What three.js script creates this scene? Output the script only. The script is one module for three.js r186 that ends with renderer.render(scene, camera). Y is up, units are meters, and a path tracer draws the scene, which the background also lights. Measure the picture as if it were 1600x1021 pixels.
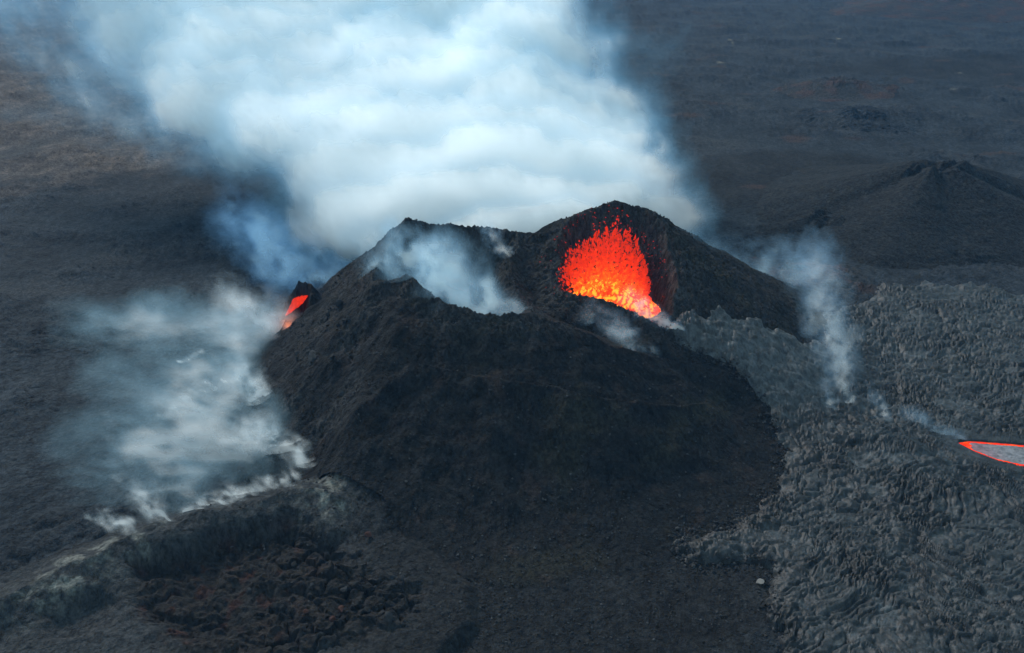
import * as THREE from 'three';
import { mergeGeometries } from 'three/addons/utils/BufferGeometryUtils.js';

// ---------------------------------------------------------------- camera, sky, sun, exposure
const scene = new THREE.Scene();
const camera = new THREE.PerspectiveCamera(42, 1600 / 1021, 0.5, 9000);
camera.position.set(0, 100, 0);
camera.rotation.set(THREE.MathUtils.degToRad(-27), 0, 0);

// overcast daylight: pale blue-grey, a little brighter overhead
{
  const W = 64, H = 32, d = new Float32Array(W * H * 4);
  for (let j = 0; j < H; j++) for (let i = 0; i < W; i++) {
    const e = Math.max(0, Math.sin(((j + 0.5) / H - 0.5) * Math.PI)), k = 0.62 + 0.38 * Math.pow(e, 0.7), o = (j * W + i) * 4;
    d[o] = 0.220 * k; d[o + 1] = 0.345 * k; d[o + 2] = 0.405 * k; d[o + 3] = 1;
  }
  const sky = new THREE.DataTexture(d, W, H, THREE.RGBAFormat, THREE.FloatType);
  sky.mapping = THREE.EquirectangularReflectionMapping; sky.magFilter = THREE.LinearFilter; sky.needsUpdate = true;
  scene.background = sky; scene.environment = sky;
}
const sun = new THREE.DirectionalLight(new THREE.Color(1.0, 0.985, 0.94), 1.5);
sun.position.set(-190, 250, -470); sun.target.position.set(0, 10, -180);
sun.castShadow = true; sun.shadow.radius = 20; sun.shadow.mapSize.set(2048, 2048);
Object.assign(sun.shadow.camera, { left: -260, right: 260, top: 260, bottom: -260, near: 1, far: 900 });
scene.add(sun, sun.target);

const renderer = new THREE.WebGLRenderer({ antialias: true });
renderer.toneMapping = THREE.LinearToneMapping;
renderer.toneMappingExposure = 2.85;
renderer.shadowMap.enabled = true;
scene.fog = new THREE.FogExp2(new THREE.Color(0.12, 0.45, 1.0), 0.00008);

// ---------------------------------------------------------------- random numbers and noise
function seeded(a) { return () => { a = (a + 0x6d2b79f5) | 0; let t = Math.imul(a ^ (a >>> 15), 1 | a); t = (t + Math.imul(t ^ (t >>> 7), 61 | t)) ^ t; return ((t ^ (t >>> 14)) >>> 0) / 4294967296; }; }
const PERM = new Uint8Array(512), GX = new Float32Array(256), GY = new Float32Array(256), GZ = new Float32Array(256);
{
  const r = seeded(77), p = Array.from({ length: 256 }, (_, i) => i);
  for (let i = 255; i > 0; i--) { const j = Math.floor(r() * (i + 1)); [p[i], p[j]] = [p[j], p[i]]; }
  for (let i = 0; i < 512; i++) PERM[i] = p[i & 255];
  for (let i = 0; i < 256; i++) { const a = i / 256 * Math.PI * 2; GX[i] = Math.cos(a); GY[i] = Math.sin(a); GZ[i] = r() * 2 - 1; }
}
const fade = (t) => t * t * t * (t * (t * 6 - 15) + 10);
function n2(x, y) {   // gradient noise, about -1..1
  const xi = Math.floor(x), yi = Math.floor(y), fx = x - xi, fy = y - yi, u = fade(fx), v = fade(fy), X = xi & 255, Y = yi & 255, A = PERM[X] + Y, B = PERM[(X + 1) & 255] + Y;
  const a = PERM[A & 511], b = PERM[B & 511], c = PERM[(A + 1) & 511], d = PERM[(B + 1) & 511];
  const p = GX[a] * fx + GY[a] * fy, q = GX[b] * (fx - 1) + GY[b] * fy, r = GX[c] * fx + GY[c] * (fy - 1), s = GX[d] * (fx - 1) + GY[d] * (fy - 1);
  const l = p + (q - p) * u, m = r + (s - r) * u;
  return (l + (m - l) * v) * 1.5;
}
function v3(x, y, z) {   // value noise in space, -1..1
  const xi = Math.floor(x), yi = Math.floor(y), zi = Math.floor(z), u = fade(x - xi), v = fade(y - yi), w = fade(z - zi);
  const g = (i, j, k) => GZ[PERM[(PERM[(PERM[(xi + i) & 255] + yi + j) & 255] + zi + k) & 255]];
  const mix = (a, b, t) => a + (b - a) * t;
  return mix(mix(mix(g(0, 0, 0), g(1, 0, 0), u), mix(g(0, 1, 0), g(1, 1, 0), u), v), mix(mix(g(0, 0, 1), g(1, 0, 1), u), mix(g(0, 1, 1), g(1, 1, 1), u), v), w);
}
function fbm3(x, y, z, o) { let s = 0, a = 1, t = 0; for (let i = 0; i < o; i++) { s += a * v3(x, y, z); t += a; a *= 0.55; [x, y, z] = [x * 2.03 + 7.1, y * 2.03 + 3.3, z * 2.03 - 5.7]; } return s / t; }
function fbm(x, y, o) { let s = 0, a = 1, t = 0; for (let i = 0; i < o; i++) { s += a * n2(x, y); t += a; a *= 0.5; const q = x * 1.6 - y * 1.2 + 11.3; y = x * 1.2 + y * 1.6 - 4.7; x = q; } return s / t; }
function billow(x, y, o) { let s = 0, a = 1, t = 0; for (let i = 0; i < o; i++) { s += a * Math.abs(n2(x, y)); t += a; a *= 0.5; const q = x * 1.6 - y * 1.2 + 5.9; y = x * 1.2 + y * 1.6 + 8.1; x = q; } return s / t; }
const clamp = THREE.MathUtils.clamp, lerp = THREE.MathUtils.lerp;
const sstep = (a, b, x) => { const t = clamp((x - a) / (b - a), 0, 1); return t * t * (3 - 2 * t); };

// ---------------------------------------------------------------- plan-view helpers
function near(line, x, z, closed) {   // [distance, height there] of the closest point of a polyline of [x, z, height]
  let best = 1e9, hh = 0;
  const n = line.length, m = closed ? n : n - 1;
  for (let i = 0; i < m; i++) {
    const a = line[i], b = line[(i + 1) % n], dx = b[0] - a[0], dz = b[1] - a[1], t = clamp(((x - a[0]) * dx + (z - a[1]) * dz) / (dx * dx + dz * dz), 0, 1);
    const ex = x - a[0] - dx * t, ez = z - a[1] - dz * t, d = ex * ex + ez * ez;
    if (d < best) { best = d; hh = (a[2] ?? 0) + ((b[2] ?? 0) - (a[2] ?? 0)) * t; }
  }
  return [Math.sqrt(best), hh];
}
function slopeFrom(line, x, z, closed, s) {   // highest of (ridge height - slope * distance)
  let best = -1e9;
  const n = line.length, m = closed ? n : n - 1;
  for (let i = 0; i < m; i++) {
    const a = line[i], b = line[(i + 1) % n], dx = b[0] - a[0], dz = b[1] - a[1], t = clamp(((x - a[0]) * dx + (z - a[1]) * dz) / (dx * dx + dz * dz), 0, 1);
    const h = a[2] + (b[2] - a[2]) * t - s * Math.hypot(x - a[0] - dx * t, z - a[1] - dz * t);
    if (h > best) best = h;
  }
  return best;
}
function inside(poly, x, z) {
  let c = false;
  for (let i = 0, j = poly.length - 1; i < poly.length; j = i++) {
    const a = poly[i], b = poly[j];
    if ((a[1] > z) !== (b[1] > z) && x < (b[0] - a[0]) * (z - a[1]) / (b[1] - a[1]) + a[0]) c = !c;
  }
  return c;
}
const signed = (poly, x, z) => near(poly, x, z, true)[0] * (inside(poly, x, z) ? 1 : -1);

// ---------------------------------------------------------------- the lie of the land, as functions of plan position (metres)
const RIM_WEST = [[-31, -168, 25], [-27, -163, 28], [-21.2, -161.8, 29.2], [-18.6, -159, 27], [-13, -156, 25.3], [-5.2, -154, 24], [3.9, -155, 24], [3, -163, 21.4], [0.5, -172, 20.6], [-0.5, -182, 23], [2, -193, 27.2], [-6.3, -197, 26.8], [-15.6, -196, 27.9], [-24.6, -192, 31], [-26.6, -189, 29.2], [-29.5, -181, 27], [-31, -174, 25.5]];
const RIM_EAST = [[10.6, -174, 20.6], [12, -171.6, 20.9], [19.7, -170, 20.4], [26, -167.5, 18.8], [30.5, -165, 17.4], [33.5, -164, 16], [35.2, -168, 18], [37, -175, 21.5], [37.5, -183, 25.5], [36, -190, 29.4], [31, -195, 32.4], [24.6, -196.5, 34], [15.3, -194.5, 31.2], [12.6, -192, 29.2], [11, -183, 24]];
const SADDLE = [[2, -193, 27.2], [7.7, -192, 27.7], [12.6, -192, 29.2], [15.3, -194.5, 31.2]];
const SHOULDER = [[3.9, -155, 24], [13, -154, 20.9], [20, -153.6, 18.2], [27.7, -154, 15.2], [35, -156, 11.5]];
const BULGE = [[-16, -144, 18.6], [-2, -140, 17.4], [14, -138.5, 15], [28, -140, 11.5], [39, -146, 8]];
const MOUND_EAST = [[31, -195, 32.4], [35.6, -196, 30.7], [44.8, -193, 24], [61.5, -185, 12.7], [68, -177, 3]];
const CENTRE = [-2, -172];
const SCARP = [[-37.5, -129.5], [-33, -133], [-29, -136], [-24, -139.5], [-20, -142]];
function coneShape(x, z) {   // [height above the plain, distance to the rim, inside which crater]
  const wx = x + 1.3 * n2(x / 9, z / 9) + 0.7 * n2(x / 3.1, z / 3.1), wz = z + 1.3 * n2(x / 9 + 40, z / 9) + 0.7 * n2(x / 3.1 + 40, z / 3.1);
  const west = inside(RIM_WEST, wx, wz), east = !west && inside(RIM_EAST, wx, wz);
  const dr = Math.min(near(RIM_WEST, wx, wz, true)[0], near(RIM_EAST, wx, wz, true)[0]);
  let h;
  if (west) h = Math.max(9, slopeFrom(RIM_WEST, wx, wz, true, 1.05));
  else if (east) h = Math.max(12, slopeFrom(RIM_EAST, wx, wz, true, 1.45)) - 4.5 * Math.exp(-(((wx - 32.8) / 2.6) ** 2) - ((wz + 177) / 4.5) ** 2);
  else {
    const xl = -25 - 0.34 * (z + 150), s = 0.6 + 0.36 * 0.66 * sstep(xl + 1, xl - 9, x) * sstep(-118, -130, z);
    h = Math.max(slopeFrom(RIM_WEST, wx, wz, true, s), slopeFrom(RIM_EAST, wx, wz, true, s), slopeFrom(SHOULDER, wx, wz, false, s), slopeFrom(SADDLE, wx, wz, false, s), slopeFrom(BULGE, wx, wz, false, 0.74), slopeFrom(MOUND_EAST, wx, wz, false, 0.66));
    h = h > 25 ? h : 2.8 * Math.log(1 + Math.exp(h / 2.8)) - 0.12;
  }
  return [h, dr, west ? 1 : east ? 2 : 0];
}
const OLD_RIM = [[-100, -78, 3], [-87.2, -88.4, 4], [-77.8, -96.5, 4.5], [-73.6, -99.9, 4.6], [-70.6, -104.1, 4.8], [-63.5, -109.4, 4.8], [-55, -115.4, 4.8], [-47, -118.5, 5], [-39.8, -121.1, 5.2], [-34.5, -123, 5.4], [-30.8, -121.7, 5]];
const OLD_PIT = [[-62.2, -106.1], [-57.9, -110.2], [-50.3, -113.4], [-40.3, -117.2], [-33.4, -116.4], [-28.3, -112.3], [-21.3, -108.7], [-12.3, -102.5], [-10.9, -98.3], [-15.3, -92.6], [-24.1, -88.6], [-35.2, -86], [-46.7, -87], [-53.5, -91], [-58.8, -98.3]];
const OLD_FOOT = [[-118, -70], [-100, -92], [-84, -108], [-66, -121], [-50, -129], [-34, -132], [-20, -124], [-12, -112], [-4, -104], [-3, -94], [-12, -82], [-30, -74], [-70, -62]];
const FLOW = [[33.6, -165.2], [35.5, -161], [41, -159.5], [46.5, -158], [52.9, -151.6], [54.2, -139], [50.5, -130.7], [42.9, -122.3], [37.2, -117.6], [30.8, -116.4], [28.3, -112.9], [30.5, -109], [36.5, -109.2], [41.7, -110.6], [43.2, -108.3], [40.5, -100.4], [40.1, -90], [38, -70], [40, -42], [270, -42], [350, -246], [250, -232], [205, -222], [170, -228], [140, -214], [118, -219], [98, -210], [86, -203], [79, -196], [77, -190], [74, -179], [67, -172.5], [57, -172.5], [46, -171], [37.5, -168.2]];
const CHANNEL = [[90.6, -142.7], [93, -143.2], [97, -142.7], [103.2, -141.8], [115, -141], [140, -139.5], [175, -137], [175, -127], [140, -130], [115, -132.7], [104, -134.2], [99.5, -135.2], [95.6, -136.9], [92.5, -139.8]];

function scoria(x, z) {   // 1 where fine tephra blankets the plain
  const w = 9 * n2(x / 26, z / 26) + 3 * n2(x / 8, z / 8), d1 = Math.hypot((x - 8) / 62, (z + 150) / 78);
  const d2 = Math.hypot((x - 118) / 62, (z + 322) / 46), d3 = Math.hypot((x - 330) / 150, (z + 560) / 60);
  return Math.max(1 - sstep(0.86, 1.02, d1 + w / 120), 1 - sstep(0.7, 1.05, d2 + w / 60), 1 - sstep(0.6, 1.1, d3 + w / 60));
}
function plainH(x, z) {
  const d = Math.hypot(x, z), sc = scoria(x, z), far = sstep(250, 700, d);
  const wx = x + 7 * n2(x / 31, z / 31), wz = z + 7 * n2(x / 31 + 50, z / 31 - 20);
  let h = 1.5 * fbm(x / 90, z / 90, 3) + 3.5 * far * fbm(x / 160 + 9, z / 160, 3);
  const rough = (0.15 + 0.95 * sstep(-0.25, 0.3, fbm(x / 42 + 3, z / 30, 3))) * (1 - 0.93 * sc);
  h += rough * (2.3 * billow(wx / 9, wz / 10, 4) + 1.6 * billow(wx / 2.4, wz / 3.4, 3)) - 0.7 * (1 - sc);
  h += far * rough * 3.2 * billow(wx / 22, wz / 34, 4);
  h += sc * (0.10 * fbm(x / 2.4, z / 2.4, 3) + 0.05 * n2(x / 0.5, z / 0.5));
  return h;
}
function slabs(x, y) {   // raised plates with cracks between them
  let a = 9, b = 9, tone = 0; const xi = Math.floor(x), yi = Math.floor(y);
  for (let j = -1; j < 2; j++) for (let i = -1; i < 2; i++) {
    const k = PERM[(PERM[(xi + i) & 255] + yi + j) & 255], d = Math.hypot(xi + i + 0.5 + 0.45 * GX[k] - x, yi + j + 0.5 + 0.45 * GY[k] - y);
    if (d < a) { b = a; a = d; tone = GZ[k]; } else if (d < b) b = d;
  }
  return sstep(0.02, 0.16, b - a) * (0.8 + 0.6 * tone);
}
function oldShape(x, z) {   // [height, pit depth 0..1, footprint 0..1]
  const wx = x + 1.6 * n2(x / 6, z / 6) + 0.6 * n2(x / 2, z / 2), wz = z + 1.6 * n2(x / 6 + 30, z / 6) + 0.6 * n2(x / 2 + 30, z / 2);
  const foot = sstep(0, 6, signed(OLD_FOOT, x, z));
  if (foot <= 0) return [0, 0, 0];
  const pit = signed(OLD_PIT, wx, wz);
  let h = Math.max(1.6, slopeFrom(OLD_RIM, wx, wz, false, 0.42));
  h += 0.35 * fbm(x / 5, z / 5, 4) + 0.14 * billow(x / 0.9, z / 0.9, 3);
  // small slumped hollow on the west end of the rim
  const hol = Math.hypot((wx + 66) / 7.5, (wz + 96) / 4.5); h -= 1.5 * (1 - sstep(0.3, 1.1, hol));
  let depth = 0;
  if (pit > -1.4) {
    depth = sstep(-1.4, 3.4 + 2 * sstep(-36, -22, x), pit);
    const floor = -1.1 + 0.03 * (x + 50) + 1.6 * fbm(x / 9, z / 9, 2) + 2.8 * billow(wx / 5.5, wz / 4.2, 3) + 0.5 * billow(x / 1.1, z / 1.1, 3) + 0.9 * slabs(wx / 3.4, wz / 2.6) * sstep(-44, -34, x);
    h = lerp(h, floor, depth);
  }
  return [h, depth, foot];
}
function flowDepth(x, z) {   // [signed distance to the edge, inside positive; distance inside the open channel]
  const far = sstep(-195, -235, z), wx = x + 1.5 * n2(x / 5, z / 5) + 0.7 * n2(x / 1.7, z / 1.7), wz = z + 1.5 * n2(x / 5 + 60, z / 5) + 0.7 * n2(x / 1.7 + 60, z / 1.7) + far * (16 * fbm(x / 22 + 3, z / 30, 4) + 4);
  return signed(FLOW, wx, wz);
}
function ropes(x, z) {   // folded pahoehoe crust, 0 in the creases
  const f1 = fbm(x / 34 + 4, z / 34, 2), f2 = fbm(x / 34 - 7, z / 34 + 2, 2), f3 = fbm(x / 11, z / 11 + 8, 3), f4 = fbm(x / 11 + 17, z / 11, 3);
  const a = x + 12 * f1 + 4 * f3, b = z + 12 * f2 + 4 * f4 + 0.35 * n2(x / 1.3, z / 1.3);
  const calm = sstep(0.2, 0.36, fbm(x / 9 + 21, z / 7 - 3, 4)), wild = sstep(-0.05, 0.3, fbm(x / 16 + 70, z / 12, 3));
  const cut = (n, w) => Math.pow(sstep(0, w, Math.abs(n)), 0.7);
  const big = Math.abs(n2(a / 9, b / 4.4)), lobe = cut(n2(a / 7 + 3, b / 2.6), 0.16), fold = cut(n2(a / 5.5 + 9, b / 1.25), 0.2), rope = cut(Math.sin(b * 2.9 + 2 * n2(a / 3, b / 2)), 0.75), crumb = cut(n2(a / 2.0, b / 0.6 + 7), 0.3);
  return [0.5 * big + 0.30 * lobe + (1 - 0.75 * calm) * (0.26 * fold + 0.16 * rope * (1 - wild) + 0.26 * wild * crumb + 0.4 * wild * Math.abs(n2(a / 3.2, b / 1.4 + 40))) + 0.06 * crumb, calm, wild];
}

// ---------------------------------------------------------------- materials
function noiseTexture(size, cells, seed, octaves, lo, hi) {   // tileable grain
  const d = new Uint8Array(size * size * 4), r = seeded(seed), grids = [];
  let c = cells;
  for (let o = 0; o < octaves; o++, c *= 2) grids.push([c, Float32Array.from({ length: c * c }, () => r())]);
  let w = 0; for (let o = 0; o < octaves; o++) w += Math.pow(0.72, o);
  for (let y = 0; y < size; y++) for (let x = 0; x < size; x++) {
    let s = 0, a = 1;
    for (const [n, g] of grids) {
      const fx = x / size * n, fy = y / size * n, xi = Math.floor(fx), yi = Math.floor(fy), u = fade(fx - xi), v = fade(fy - yi), x1 = (xi + 1) % n, y1 = (yi + 1) % n;
      s += a * lerp(lerp(g[yi * n + xi], g[yi * n + x1], u), lerp(g[y1 * n + xi], g[y1 * n + x1], u), v); a *= 0.72;
    }
    const t = clamp((s / w - 0.5) * 1.9 + 0.5, 0, 1), k = Math.round(255 * lerp(lo, hi, t)), o = (y * size + x) * 4;
    d[o] = d[o + 1] = d[o + 2] = k; d[o + 3] = 255;
  }
  const tx = new THREE.DataTexture(d, size, size); tx.wrapS = tx.wrapT = THREE.RepeatWrapping; tx.magFilter = THREE.LinearFilter; tx.needsUpdate = true;
  return tx;
}
const grainBump = noiseTexture(1024, 16, 5, 6, 0, 1);      // uv in metres: one tile is 18 m
const grainTint = noiseTexture(1024, 32, 9, 5, 0.25, 1); grainTint.colorSpace = THREE.NoColorSpace;
function rock(roughness, bump, extra = {}) { return new THREE.MeshPhysicalMaterial({ color: 0xffffff, vertexColors: true, roughness, metalness: 0, bumpMap: grainBump, bumpScale: bump, map: grainTint, ...extra }); }
const M = {
  plain: rock(0.95, 0.5, { specularIntensity: 0.2 }), cone: rock(0.97, 0.42, { specularIntensity: 0.15 }), flow: rock(0.55, 0.10, { specularIntensity: 0.4 }), old: rock(0.96, 0.4, { specularIntensity: 0.15 }),
};

// ---------------------------------------------------------------- mesh helpers
function sheet(cols, rows, place, color, parts = 1) {   // a grid of points place(i, j) -> [x, y, z, n]; n = 0: left out, else the point belongs to part n - 1
  const n = cols * rows, P = new Float32Array(n * 3), C = new Float32Array(n * 3), U = new Float32Array(n * 2), T = new Uint8Array(n), c = [0, 0, 0];
  for (let j = 0, k = 0; j < rows; j++) for (let i = 0; i < cols; i++, k++) {
    const p = place(i, j);
    P[k * 3] = p[0]; P[k * 3 + 1] = p[1]; P[k * 3 + 2] = p[2]; T[k] = p[3];
    if (p[3] > 0) { color(p, c); C[k * 3] = c[0]; C[k * 3 + 1] = c[1]; C[k * 3 + 2] = c[2]; }
    U[k * 2] = p[0] / 18; U[k * 2 + 1] = p[2] / 18;
  }
  const idx = Array.from({ length: parts }, () => []);
  for (let j = 0; j < rows - 1; j++) for (let i = 0; i < cols - 1; i++) {
    const a = j * cols + i, b = a + 1, d = a + cols, e = d + 1;
    if (T[a] > 0 && T[b] > 0 && T[d] > 0 && T[e] > 0) idx[T[a] - 1].push(a, b, d, b, e, d);
  }
  const whole = new THREE.BufferGeometry(); let all = 0; for (const l of idx) all += l.length;
  const ai = new Uint32Array(all); { let o = 0; for (const l of idx) { ai.set(l, o); o += l.length; } }
  whole.setAttribute('position', new THREE.BufferAttribute(P, 3)); whole.setIndex(new THREE.BufferAttribute(ai, 1)); whole.computeVertexNormals();
  const N = whole.attributes.normal.array;
  const out = idx.map((list) => {
    const map = new Int32Array(n).fill(-1); let used = 0; for (const k of list) if (map[k] < 0) map[k] = used++;
    const put = (src, w) => { const d = new Float32Array(used * w); for (let k = 0; k < n; k++) if (map[k] >= 0) for (let q = 0; q < w; q++) d[map[k] * w + q] = src[k * w + q]; return new THREE.BufferAttribute(d, w); };
    const g = new THREE.BufferGeometry();
    g.setAttribute('position', put(P, 3)); g.setAttribute('normal', put(N, 3)); g.setAttribute('color', put(C, 3)); g.setAttribute('uv', put(U, 2));
    g.setIndex(new THREE.BufferAttribute(Uint32Array.from(list, (k) => map[k]), 1));
    return g;
  });
  return parts === 1 ? out[0] : out;
}
const taken = {};
function named(name) { const n = taken[name] = (taken[name] ?? -1) + 1; return n ? name + '_' + String(n).padStart(3, '0') : name; }
function tag(o, label, category, group, kind) { o.userData.label = label; if (category) o.userData.category = category; if (group) o.userData.group = group; if (kind) o.userData.kind = kind; return o; }
function mesh(name, g, m, parent = scene) { const o = new THREE.Mesh(g, m); o.name = parent === scene ? named(name) : name; o.castShadow = o.receiveShadow = true; parent.add(o); return o; }
function group(name) { const o = new THREE.Group(); o.name = named(name); scene.add(o); return o; }
const mixc = (c, r, g, b, t) => { c[0] += (r - c[0]) * t; c[1] += (g - c[1]) * t; c[2] += (b - c[2]) * t; };

// ---------------------------------------------------------------- colours of the ground (base colours, linear)
function plainColor([x, y, z], c) {
  const sc = scoria(x, z), v = clamp(0.92 + 0.65 * fbm(x / 2.4, z / 4.2, 4) + 0.6 * fbm(x / 17 + 6, z / 26, 4), 0.3, 1.8);
  c[0] = 0.031 * v; c[1] = 0.036 * v; c[2] = 0.042 * v;
  // older, lichened and rusty field in the north-west
  const w = 30 * fbm(x / 40, z / 40, 4), bx = x + w * 0.6, bz = z + w;
  const old = sstep(-318, -330, bz + 0.10 * (bx + 150)) * sstep(-118, -150, bx);
  mixc(c, 0.125 * v, 0.098 * v, 0.086 * v, old * (0.55 + 0.45 * sstep(-0.2, 0.35, fbm(x / 6, z / 14, 4))));
  mixc(c, 0.021 * v, 0.021 * v, 0.0214 * v, sc * 0.92);
  const pale = sstep(0.15, 0.4, fbm(x / 34 + 11, z / 50 + 3, 5)) * (1 - sc); mixc(c, 0.046, 0.048, 0.051, 0.7 * pale);
  const rust = sstep(0.32, 0.55, fbm(x / 38 + 70, z / 22, 4)) * sstep(40, 90, x);
  mixc(c, 0.07, 0.04, 0.03, rust * 0.6);
  const salt = sstep(0.5, 0.62, fbm(x / 30 + 20, z / 9 + 5, 4)) * sstep(420, 560, -z);
  mixc(c, 0.30, 0.26, 0.20, salt * 0.7);
}

// ---------------------------------------------------------------- the plain: one sheet from below the viewpoint to the horizon
const cone = (x, z) => (Math.abs(x) > 140 || z > -70 || z < -290) ? [0, 99, 0] : coneShape(x, z);
{
  const cols = 900, ds = [];
  for (let d = 20; d < 62; d += 4) ds.push(d);
  for (let p = 58; p > 5.6; p -= 0.088) ds.push(100 / Math.tan(p * Math.PI / 180));
  for (let d = 1050; d < 6500; d *= 1.06) ds.push(d);
  const side = (i) => { const t = i / (cols - 1) * 2 - 1; return t * 0.92 + 0.6 * Math.pow(Math.abs(t), 9) * Math.sign(t); };
  const g = sheet(cols, ds.length, (i, j) => {
    const d = ds[j], x = d * side(i), z = -d, h = plainH(x, z);
    const hidden = cone(x, z)[0] > 1.6 || oldShape(x, z)[2] > 0.75 || (d < 296 && flowDepth(x, z) > 4);
    return [x, h, z, hidden ? 0 : 1];
  }, plainColor);
  tag(mesh('lava_plain', g, M.plain), 'wide dark lava plain stretching to the horizon, brownish in the far left', 'ground', null, 'structure');
}
console.log('plain');

// ---------------------------------------------------------------- main cone
function coneTop(x, z) {
  const [h, dr, where] = cone(x, z), base = plainH(x, z) * (1 - sstep(0, 2.5, h));
  const ang = Math.atan2(z - CENTRE[1], x - CENTRE[0]), rad = Math.hypot(x - CENTRE[0], z - CENTRE[1]);
  const spatter = where ? 1 : 1 - sstep(1, 8, dr + 3 * n2(x / 8 + 4, z / 8));
  const westSide = sstep(-22, -36, x) * sstep(-132, -142, z), eastSide = sstep(30, 40, x) * sstep(-166, -176, z);
  const clinker = clamp(sstep(0.2, 0.45, fbm(x / 11 + 30, z / 11 + 2, 3)) * (1 - sstep(6, 17, dr)) * 0.45 + westSide * sstep(-0.1, 0.3, fbm(x / 9 + 3, z / 9, 2)) + eastSide * 0.55, 0, 1);
  const rough = clamp(spatter * 0.7 + clinker * 0.7, 0, 1.1), on = sstep(0.2, 3, h);
  const [sd] = near(SCARP, x + 0.8 * n2(x / 2, z / 2), z, false);
  let e = 0.11 * fbm(x / 4.5, z / 4.5, 3) + 0.08 * fbm(x / 0.9, z / 0.9, 2) + 0.06 * n2(x / 0.45, z / 0.45) + 0.9 * Math.exp(-sd * sd / 2.2);
  e += (1 - spatter) * 0.12 * n2(ang * 34 + 0.8 * n2(x / 6, z / 6), rad / 17) + (1 - spatter) * 0.10 * n2(ang * 90, rad / 9);
  e += rough * (1.1 * billow(x / 2.6, z / 2.6, 4) + 0.75 * (1 - Math.abs(n2(x / 1.5 + 3, z / 1.5))) ** 2 + 0.5 * (1 - Math.abs(n2(x / 0.75, z / 0.75 + 9))) ** 2 - 0.9);
  return [base + h + on * e, rough, dr, where, h];
}
{
  const x0 = -92, x1 = 98, z0 = -84, z1 = -236, cols = 830, rs = [];
  for (let z = z0; z > -200; z -= 0.2 + 0.0005 * (z0 - z)) rs.push(z);
  for (let z = -200; z > z1; z -= 0.6) rs.push(z);
  let tmp;
  const g = sheet(cols, rs.length, (i, j) => {
    const x = lerp(x0, x1, i / (cols - 1)), z = rs[j], t = coneTop(x, z); tmp = t;
    return [x, t[4] < 0.25 ? t[0] - (0.25 - t[4]) * 3 : t[0], z, t[4] > 0.02 && !(flowDepth(x, z) > 3.5) && !(oldShape(x, z)[2] > 0.85) ? 1 + t[3] : 0];
  }, ([x, y, z], c) => {
    const v = clamp(0.95 + 0.35 * fbm(x / 5 + 8, z / 5, 3) + (0.15 + 0.4 * tmp[1]) * fbm(x / 0.8, z / 0.8, 2), 0.3, 1.9), r = tmp[1];
    c[0] = 0.0185 * v; c[1] = 0.0185 * v; c[2] = 0.0188 * v;
    mixc(c, 0.050 * v, 0.048 * v, 0.048 * v, clamp(r, 0, 1) * 0.9);
    mixc(c, 0.036, 0.033, 0.024, 0.55 * sstep(0.05, 0.4, fbm(x / 16 + 5, z / 16 + 60, 3)) * sstep(-20, 10, x));
    mixc(c, 0.042, 0.030, 0.026, 0.5 * sstep(0.2, 0.5, fbm(x / 6 + 50, z / 6, 3)));
  }, 3);
  const o = group('cinder_cone');
  tag(o, 'large black cinder cone with two open craters in the middle of the plain', 'volcano');
  mesh('slope', g[0], M.cone, o); mesh('crater_wall', g[1], M.cone, o).userData.label = 'wall of the left crater, veiled in blue smoke'; mesh('crater_wall', g[2], M.cone, o).userData.label = 'wall of the right crater round the lava fountain';
}
console.log('cone');

// ---------------------------------------------------------------- old collapsed crater, lower left
{
  const x0 = -122, x1 = 0, z0 = -58, z1 = -136, cols = 620, rows = 430;
  let tmp;
  const g = sheet(cols, rows, (i, j) => {
    const x = lerp(x0, x1, i / (cols - 1)), z = lerp(z0, z1, j / (rows - 1)), t = oldShape(x, z), cz = coneTop(x, z), base = Math.max(plainH(x, z), cz[4] > 0.3 ? cz[0] : -9);
    tmp = t;
    return [x, t[2] > 0 ? lerp(base - 0.25, Math.max(t[0], t[1] > 0.05 ? -99 : base - 0.6), sstep(0, 0.75, t[2])) : base - 1, z, t[2] > 0 ? (t[1] > 0.5 ? 2 : 1) : 0];
  }, ([x, y, z], c) => {
    const v = 0.75 + 0.5 * (0.5 + 0.5 * fbm(x / 3 + 8, z / 3, 4));
    c[0] = 0.042 * v; c[1] = 0.043 * v; c[2] = 0.045 * v;
    mixc(c, 0.025 * v, 0.023 * v, 0.022 * v, tmp[1]);
    mixc(c, 0.05, 0.021, 0.016, 0.8 * tmp[1] * sstep(0.1, 0.42, fbm(x / 3.5 + 14, z / 3.5 + 3, 5)) * sstep(-26, -44, x));
    mixc(c, 0.04, 0.03, 0.025, 0.5 * tmp[1] * sstep(0.05, 0.5, fbm(x / 4, z / 4 + 30, 3)));
    mixc(c, 0.022 * v, 0.022 * v, 0.0224 * v, (1 - tmp[1]) * Math.max(1 - sstep(0.4, 1, tmp[2]), sstep(-33, -20, x + 4 * n2(x / 7, z / 7))));
    // sulphur and salt crust along the crest
    const d = near(OLD_RIM, x, z, false)[0], ends = Math.max(Math.exp(-(((x + 70) / 6) ** 2)), Math.exp(-(((x + 33) / 4.5) ** 2)), 0.6 * Math.exp(-(((x + 62) / 4) ** 2)));
    const salt = sstep(0.0, 0.55, fbm(x / 2.6 + 2, z / 2.6, 5) + 0.25 * ends) * (1 - sstep(2, 7, d)) * (1 - tmp[1]) * (0.12 + 0.88 * ends);
    mixc(c, 0.20, 0.195, 0.175, salt * 0.85);
  }, 2);
  const o = group('collapsed_crater');
  tag(o, 'old collapsed crater with rusty rubble floor and pale crusted rim at the lower left', 'crater');
  mesh('rim', g[0], M.old, o); mesh('crater_floor', g[1], M.old, o).userData.label = 'rusty rubble and cracked slabs on the crater floor';
}
console.log('old');

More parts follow.
